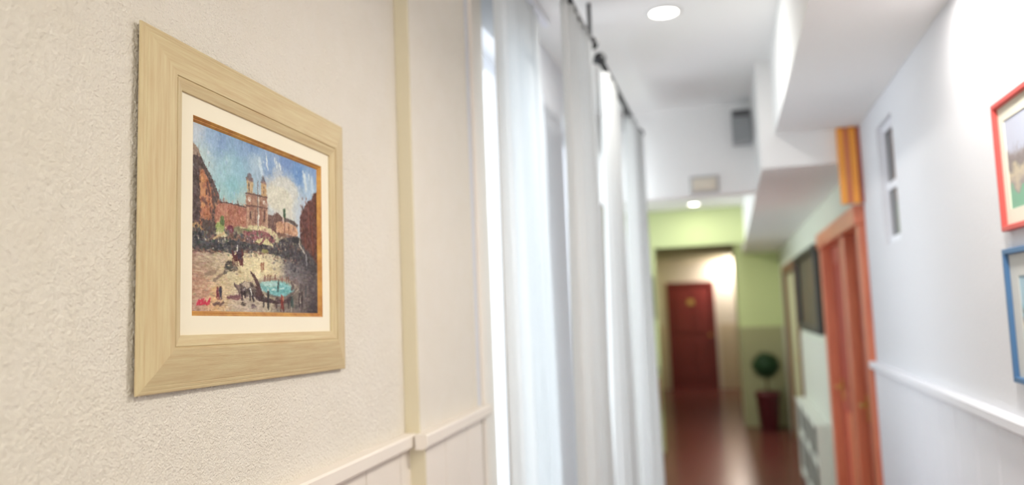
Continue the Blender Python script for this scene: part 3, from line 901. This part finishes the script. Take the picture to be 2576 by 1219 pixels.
curtain('sheer white curtain nearest to the framed painting', (2.30, 2.92), (2.28, 2.98), x=-0.655, folds=5, amp=0.012, z1=2.70, seed=1)
curtain('narrow sheer white curtain between the first curtain and the black rod end', (2.44, 2.90), (2.40, 2.90), folds=6, seed=2)
curtain('sheer white curtain hanging right under the black ball finial', (3.26, 3.60), (3.02, 3.56), folds=6, seed=3)
curtain('sheer white curtain farthest along, beside the cross beam', (4.10, 4.62), (3.64, 4.86), folds=8, amp=0.03, seed=4)


def rod(label, y0, y1, x=-0.457, z=2.58, hung=False):
    t = thing('curtain_rod', label, 'curtain rod', (x, y0, z), group='black curtain rods')
    L = y1 - y0
    bm = bmesh.new()
    tube(bm, [(0, 0, 0), (0, L, 0)], 0.0125, 14)
    obj('rod', bm, M_black, t, smooth=True)
    for y in (-0.012, L + 0.012):
        bm = bmesh.new()
        ball(bm, (0, y, 0), 0.026)
        obj('finial', bm, M_black, t, smooth=True)
    for y in (0.02, L - 0.02):
        bm = bmesh.new()
        if hung:
            tube(bm, [(0, y, 0), (0, y, 0.147)], 0.008, 10)
            obj('bracket', bm, M_black, t)
            continue
        tube(bm, [(0, y, 0), (-0.07, y, 0), (-0.08, y, 0.01), (-0.08, y, 0.147)], 0.008, 10)
        obj('bracket', bm, M_black, t)
    return t


rail = thing('curtain_track', 'slim white curtain track above the nearest curtain', 'curtain track', (-0.655, 2.24, 2.712))
obj('track', boxes((-0.012, 0.012, 0.0, 0.85, -0.008, 0.008), bevel=0.002), M_wtrim, rail)
for y in (0.1, 0.75):
    obj('hanger', boxes((-0.006, 0.006, y, y + 0.02, 0.008, 0.018)), M_wtrim, rail)
rod('black curtain rod over the narrow second curtain', 2.38, 2.98, hung=True)
rod('black curtain rod with ball finial over the two farther curtains', 3.20, 4.66)


# ================================================================== RIGHT WALL: SMALL PICTURES
def print_mat(name, sky, mid, low):
    """flat printed picture: pale sky, houses in the middle, green at the bottom."""
    m = bpy.data.materials.new(name)
    m.use_nodes = True
    nt = m.node_tree
    b = nt.nodes['Principled BSDF']
    b.inputs['Roughness'].default_value = 0.5
    tc = nt.nodes.new('ShaderNodeTexCoord')
    sx = nt.nodes.new('ShaderNodeSeparateXYZ')
    nt.links.new(tc.outputs['Generated'], sx.inputs[0])
    nz = nt.nodes.new('ShaderNodeTexNoise')
    nz.inputs['Scale'].default_value = 7
    nz.inputs['Detail'].default_value = 5
    nt.links.new(tc.outputs['Generated'], nz.inputs['Vector'])
    ma = nt.nodes.new('ShaderNodeMath')
    ma.operation = 'MULTIPLY_ADD'
    ma.inputs[1].default_value = 0.5
    nt.links.new(nz.outputs['Fac'], ma.inputs[0])
    nt.links.new(sx.outputs['Y'], ma.inputs[2])
    rp = nt.nodes.new('ShaderNodeValToRGB')
    cr = rp.color_ramp
    cr.elements[0].position = 0.0
    cr.elements[0].color = (*s2l(low), 1)
    cr.elements[1].position = 1.0
    cr.elements[1].color = (*s2l(sky), 1)
    for p, c in ((0.44, low), (0.48, mid), (0.62, (204, 192, 166)), (0.74, (132, 124, 122)), (0.84, mid), (0.93, sky)):
        e = cr.elements.new(p)
        e.color = (*s2l(c), 1)
    nt.links.new(ma.outputs[0], rp.inputs['Fac'])
    nt.links.new(rp.outputs['Color'], b.inputs['Base Color'])
    return m


def wall_picture(name, label, side, pos, w, h, bar, depth, fmat, mmat, pmat, mount, tilt=0.0):
    """picture on a wall; side 'R' faces -x, 'F' faces -y. pos = centre on the wall plane."""
    t = thing(name, label, 'picture', pos)
    if side == 'R':
        t.matrix_world = Matrix(((0, 0, -1, pos[0]), (-1, 0, 0, pos[1]), (0, 1, 0, pos[2]), (0, 0, 0, 1))) @ Matrix.Rotation(R(tilt), 4, 'Z')
    else:
        t.matrix_world = Matrix(((1, 0, 0, pos[0]), (0, 0, -1, pos[1]), (0, 1, 0, pos[2]), (0, 0, 0, 1)))
    mitred('frame_rail', [(0, 0.001), (0, depth * 0.9), (bar * 0.12, depth), (bar * 0.85, depth), (bar, depth * 0.85), (bar, 0.001)], w, h, fmat, t)
    iw, ih = w - 2 * bar, h - 2 * bar
    pw, ph = iw - 2 * mount, ih - 2 * mount
    if mount > 0:
        obj('mount', boxes((-iw / 2, iw / 2, ph / 2, ih / 2, 0.001, 0.006), (-iw / 2, iw / 2, -ih / 2, -ph / 2, 0.001, 0.006),
                           (-iw / 2, -pw / 2, -ph / 2, ph / 2, 0.001, 0.006), (pw / 2, iw / 2, -ph / 2, ph / 2, 0.001, 0.006)), mmat, t)
    o = obj('print', boxes((-pw / 2, pw / 2, -ph / 2, ph / 2, 0.001, 0.004)), pmat, t)
    return t


M_red = mat('coral_red_lacquer', (212, 88, 84), 0.4, 0.4)
M_blue = mat('slate_blue_lacquer', (76, 116, 160), 0.4, 0.4)
M_mount2 = mat('ivory_mount', (228, 226, 210), 0.8)
M_mount3 = mat('grey_mount', (206, 208, 206), 0.8)
P_red = print_mat('town_print', (190, 196, 214), (150, 140, 140), (126, 178, 150))
P_blue = print_mat('lake_print', (170, 200, 216), (150, 190, 206), (150, 176, 190))
wall_picture('framed_print', 'small town print in a thin red frame on the white wall', 'R', (RX, 1.90, 1.84), 0.33, 0.296, 0.013, 0.016, M_red, M_mount2, P_red, 0.034, tilt=0.0)
wall_picture('framed_print', 'small print in a thin blue frame hanging below the red framed one', 'R', (RX, 1.915, 1.50), 0.33, 0.304, 0.013, 0.016, M_blue, M_mount3, P_blue, 0.05, tilt=0.0)

# ================================================================== WOODEN DOUBLE DOOR ON THE RIGHT
dd = thing('door_2', 'orange pine double door with casing beyond the white wall', None, (RX, 0, 0), kind='structure')
obj('casing_post', boxes((-0.03, 0.07, 4.018, 4.11, 0, 1.90), bevel=0.004), M_wood, dd)
obj('casing_post', boxes((-0.02, 0.07, 4.64, 4.78, 0, 1.90), bevel=0.006), M_wood, dd)
obj('casing_post', boxes((-0.03, 0.07, 5.63, 5.74, 0, 1.90), bevel=0.004), M_wood, dd)
obj('casing_head', boxes((-0.045, 0.07, 4.018, 5.75, 1.90, 1.995), bevel=0.006), M_wood, dd)


def leaf(y0, y1, glazed, hy):
    st = 0.085
    d = obj('door_leaf', boxes((0.035, 0.065, y0, y0 + st, 0.005, 1.895), (0.035, 0.065, y1 - st, y1, 0.005, 1.895),
                               (0.035, 0.065, y0 + st, y1 - st, 1.79, 1.895), (0.035, 0.065, y0 + st, y1 - st, 0.86, 1.0), (0.035, 0.065, y0 + st, y1 - st, 0.005, 0.2)), M_wooddark, dd)
    obj('panel', boxes((0.046, 0.056, y0 + st, y1 - st, 1.0, 1.79)), mat('frosted_amber_pane', (206, 190, 140), 0.25, 0.5) if glazed else M_wooddark, d)
    obj('panel', boxes((0.042, 0.060, y0 + st + 0.012, y1 - st - 0.012, 0.212, 0.848), bevel=0.005), M_wood, d)
    bm = bmesh.new()
    tube(bm, [(0.036, hy, 1.0), (0.0, hy, 1.0), (-0.004, hy - 0.01, 1.0), (-0.004, hy - 0.11, 1.0)], 0.009, 10)
    bx(bm, 0.029, 0.036, hy - 0.02, hy + 0.02, 0.91, 1.05)
    obj('door_handle', bm, M_brass, d)


leaf(4.115, 4.635, True, 4.58)
leaf(4.785, 5.625, False, 5.56)

# boards of the lit pine box between door head and ceiling
pb = thing('pine_overdoor', 'lit orange pine boards above the wooden door', 'panelling', (0.53, 3.962, 1.997))
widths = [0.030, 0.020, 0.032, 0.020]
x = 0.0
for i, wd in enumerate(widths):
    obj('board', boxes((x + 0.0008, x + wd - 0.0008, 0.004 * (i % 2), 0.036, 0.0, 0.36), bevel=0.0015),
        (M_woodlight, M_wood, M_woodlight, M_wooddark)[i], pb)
    x += wd

# ================================================================== FAR DOORS
d1 = thing('door_1', 'dark red door at the end of the corridor', None, (0, 15.5, 0), kind='structure')
obj('door_leaf', boxes((DX[0] + 0.05, DX[1] - 0.05, 0.02, 0.06, 0.0, 1.96)), M_door, d1)
for z0, z1 in ((0.2, 0.85), (1.05, 1.8)):
    for x0, x1 in ((DX[0] + 0.14, -0.76), (-0.70, DX[1] - 0.14)):
        obj('panel', boxes((x0, x1, 0.008, 0.022, z0, z1), bevel=0.006), M_door, d1)
obj('casing', boxes((DX[0], DX[0] + 0.05, -0.02, 0.07, 0, 2.01), (DX[1] - 0.05, DX[1], -0.02, 0.07, 0, 2.01), (DX[0] + 0.05, DX[1] - 0.05, -0.02, 0.07, 1.96, 2.01)), M_door, d1)
bm = bmesh.new()
bx(bm, -0.79, -0.67, 0.004, 0.008, 1.58, 1.68)
obj('number_plate', bm, M_brass, d1)
bm = bmesh.new()
ball(bm, (DX[1] - 0.11, -0.035, 1.0), 0.028)
tube(bm, [(DX[1] - 0.11, 0.022, 1.0), (DX[1] - 0.11, -0.03, 1.0)], 0.01)
obj('door_knob', bm, M_brass, d1, smooth=True)

d3 = thing('door_3', 'pale side door with brown casing near the potted topiary', None, (RX, 0, 0), kind='structure')
M_brown = mat('brown_casing_wood', (134, 88, 58), 0.45, 0.4, var=1, vscale=5, stretch=(12, 12, 0.8), rgb2=(112, 70, 46))
obj('casing_post', boxes((-0.03, 0.06, D3[0], D3[0] + 0.09, 0, 1.88)), M_brown, d3)
obj('casing_post', boxes((-0.03, 0.06, D3[1] - 0.09, D3[1], 0, 1.88)), M_brown, d3)
obj('casing_head', boxes((-0.03, 0.06, D3[0], D3[1], 1.88, 1.965)), M_brown, d3)
lf = obj('door_leaf', boxes((0.015, 0.055, D3[0] + 0.095, D3[1] - 0.095, 0.006, 1.875)), mat('pale_door_paint', (206, 204, 170), 0.5), d3)
bm = bmesh.new()
tube(bm, [(0.015, D3[0] + 0.18, 1.0), (-0.03, D3[0] + 0.18, 1.0), (-0.03, D3[0] + 0.29, 1.0)], 0.009)
obj('door_handle', bm, M_brass, lf)

# ================================================================== FURNISHINGS FURTHER ALONG
P_dark = mat('dark_landscape_print', (70, 78, 74), 0.4, 0.3, var=1, vscale=3, rgb2=(120, 96, 72))
M_dframe = mat('dark_frame_wood', (48, 46, 44), 0.4, 0.4)
wall_picture('large_framed_picture', 'large dark framed picture on the wall beyond the pine door', 'R', (RX, 6.90, 1.635), 1.75, 0.65, 0.05, 0.045, M_dframe, M_mount2, P_dark, 0.0)
wall_picture('framed_print', 'small grey green picture on the wall end beside the farthest curtain', 'F', (-0.895, 8.8, 1.66), 0.20, 0.46, 0.015, 0.02, mat('grey_frame', (120, 124, 110), 0.5), M_mount3, mat('grey_green_print', (136, 148, 118), 0.6, var=1, vscale=5), 0.0)

# low white shelf under the large picture
sh = thing('hall_shelf', 'low white shelf unit with dark openings under the large dark picture', 'shelf', (0.515, 6.0, 0))
M_shelf = mat('white_laminate', (216, 218, 208), 0.5, 0.3)
obj('top', boxes((0.0, 0.10, 0, 1.75, 0.665, 0.69), bevel=0.003), M_shelf, sh)
for y in (0.0, 0.56, 1.14, 1.725):
    obj('upright', boxes((0.006, 0.10, y, y + 0.025, 0.0, 0.665)), M_shelf, sh)
obj('shelf_board', boxes((0.006, 0.10, 0.025, 1.725, 0.385, 0.41)), M_shelf, sh)
obj('shelf_board', boxes((0.006, 0.10, 0.025, 1.725, 0.05, 0.075)), M_shelf, sh)
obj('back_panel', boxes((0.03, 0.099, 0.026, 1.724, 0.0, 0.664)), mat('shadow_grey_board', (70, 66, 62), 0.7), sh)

# topiary in its pot
tp = thing('potted_topiary', 'round clipped topiary bush in a dark red pot by the green wall', 'plant', (0.37, 10.36, 0))
tp.scale = (1.12, 1.12, 1.04)
bm = bmesh.new()
lathe(bm, [(0.085, 0.0), (0.095, 0.01), (0.125, 0.40), (0.135, 0.41), (0.135, 0.45), (0.12, 0.455), (0.112, 0.42), (0.01, 0.42)], 28)
obj('pot', bm, mat('dark_red_glaze', (92, 34, 40), 0.4, 0.4), tp, smooth=True)
bm = bmesh.new()
lathe(bm, [(0.108, 0.418), (0.10, 0.428), (0.005, 0.432)], 20)
obj('soil', bm, mat('dark_soil', (52, 38, 30), 0.9), tp)
bm = bmesh.new()
tube(bm, [(0, 0, 0.42), (0.006, 0.004, 0.5), (0, 0, 0.66)], 0.012, 10)
obj('stem', bm, mat('brown_stem', (84, 62, 44), 0.8), tp, smooth=True)
bm = bmesh.new()
ball(bm, (0, 0, 0.76), 0.135, n=18)
for k in range(900):
    a = random.random() * 2 * math.pi
    zc = random.uniform(-1, 1)
    rr = math.sqrt(1 - zc * zc)
    n_ = Vector((rr * math.cos(a), rr * math.sin(a), zc))
    p = Vector((0, 0, 0.76)) + n_ * random.uniform(0.128, 0.165)
    t1 = (n_.orthogonal().normalized() + n_ * random.uniform(-0.3, 0.9)).normalized()
    t2 = t1.cross(n_).normalized()
    rot = Matrix.Rotation(random.random() * 6.28, 3, n_)
    t1, t2 = rot @ t1, rot @ t2
    l, w_ = random.uniform(0.018, 0.03), random.uniform(0.007, 0.011)
    vs = [bm.verts.new(q) for q in (p - t1 * l * 0.5, p + t2 * w_, p + t1 * l * 0.6, p - t2 * w_)]
    bm.faces.new(vs)
o = obj('foliage', bm, mat('dark_green_leaf', (40, 74, 40), 0.5, 0.3, var=1, vscale=30, rgb2=(22, 46, 26)), tp)
o['kind'] = 'stuff'

# loudspeaker and emergency light on the cross beam
sp = thing('loudspeaker', 'grey box loudspeaker mounted high on the white cross beam', 'speaker', (0.125, 4.8, 2.565))
obj('cabinet', boxes((-0.055, 0.055, -0.14, -0.03, -0.095, 0.095), bevel=0.006), M_grey, sp)
obj('grille', boxes((-0.047, 0.047, -0.147, -0.1405, -0.087, 0.045), bevel=0.002), mat('grey_speaker_cloth', (158, 161, 162), 0.9, 0.1, bump=0.4, bscale=900), sp)
obj('top_panel', boxes((-0.047, 0.047, -0.147, -0.1405, 0.052, 0.088), bevel=0.002), M_greydark, sp)
obj('mounting_bracket', boxes((-0.02, 0.02, -0.03, 0.0, -0.04, 0.04)), M_greydark, sp)
el = thing('emergency_light', 'white emergency light box low on the cross beam', 'light', (-0.105, 4.8, 2.262))
obj('housing', boxes((-0.085, 0.085, -0.018, 0.0, -0.052, 0.052), bevel=0.004), mat('light_grey_plastic', (196, 194, 190), 0.5), el)
obj('diffuser', boxes((-0.066, 0.066, -0.034, -0.019, -0.036, 0.036), bevel=0.006), mat('cream_diffuser', (226, 216, 198), 0.4), el)

# fire extinguisher on the green wall end
fe = thing('fire_extinguisher', 'red fire extinguisher hanging on the green wall end', 'extinguisher', (-0.845, 8.735, 0.45))
bm = bmesh.new()
lathe(bm, [(0.05, 0.0), (0.058, 0.01), (0.058, 0.32), (0.045, 0.36), (0.02, 0.385), (0.016, 0.40)], 24)
obj('cylinder_body', bm, mat('signal_red_enamel', (190, 34, 50), 0.3, 0.5), fe, smooth=True)
bm = bmesh.new()
lathe(bm, [(0.016, 0.40), (0.018, 0.43), (0.012, 0.435)], 14)
bx(bm, -0.012, 0.075, -0.01, 0.01, 0.435, 0.445)
bx(bm, -0.012, 0.065, -0.01, 0.01, 0.405, 0.413)
obj('valve', bm, M_black, fe)
bm = bmesh.new()
tube(bm, [(-0.015, -0.01, 0.415), (-0.06, -0.02, 0.40), (-0.078, -0.02, 0.33), (-0.074, -0.02, 0.15)], 0.009, 10)
obj('hose', bm, M_black, fe, smooth=True)
obj('wall_bracket', boxes((-0.02, 0.02, 0.057, 0.065, 0.18, 0.30)), M_black, fe)
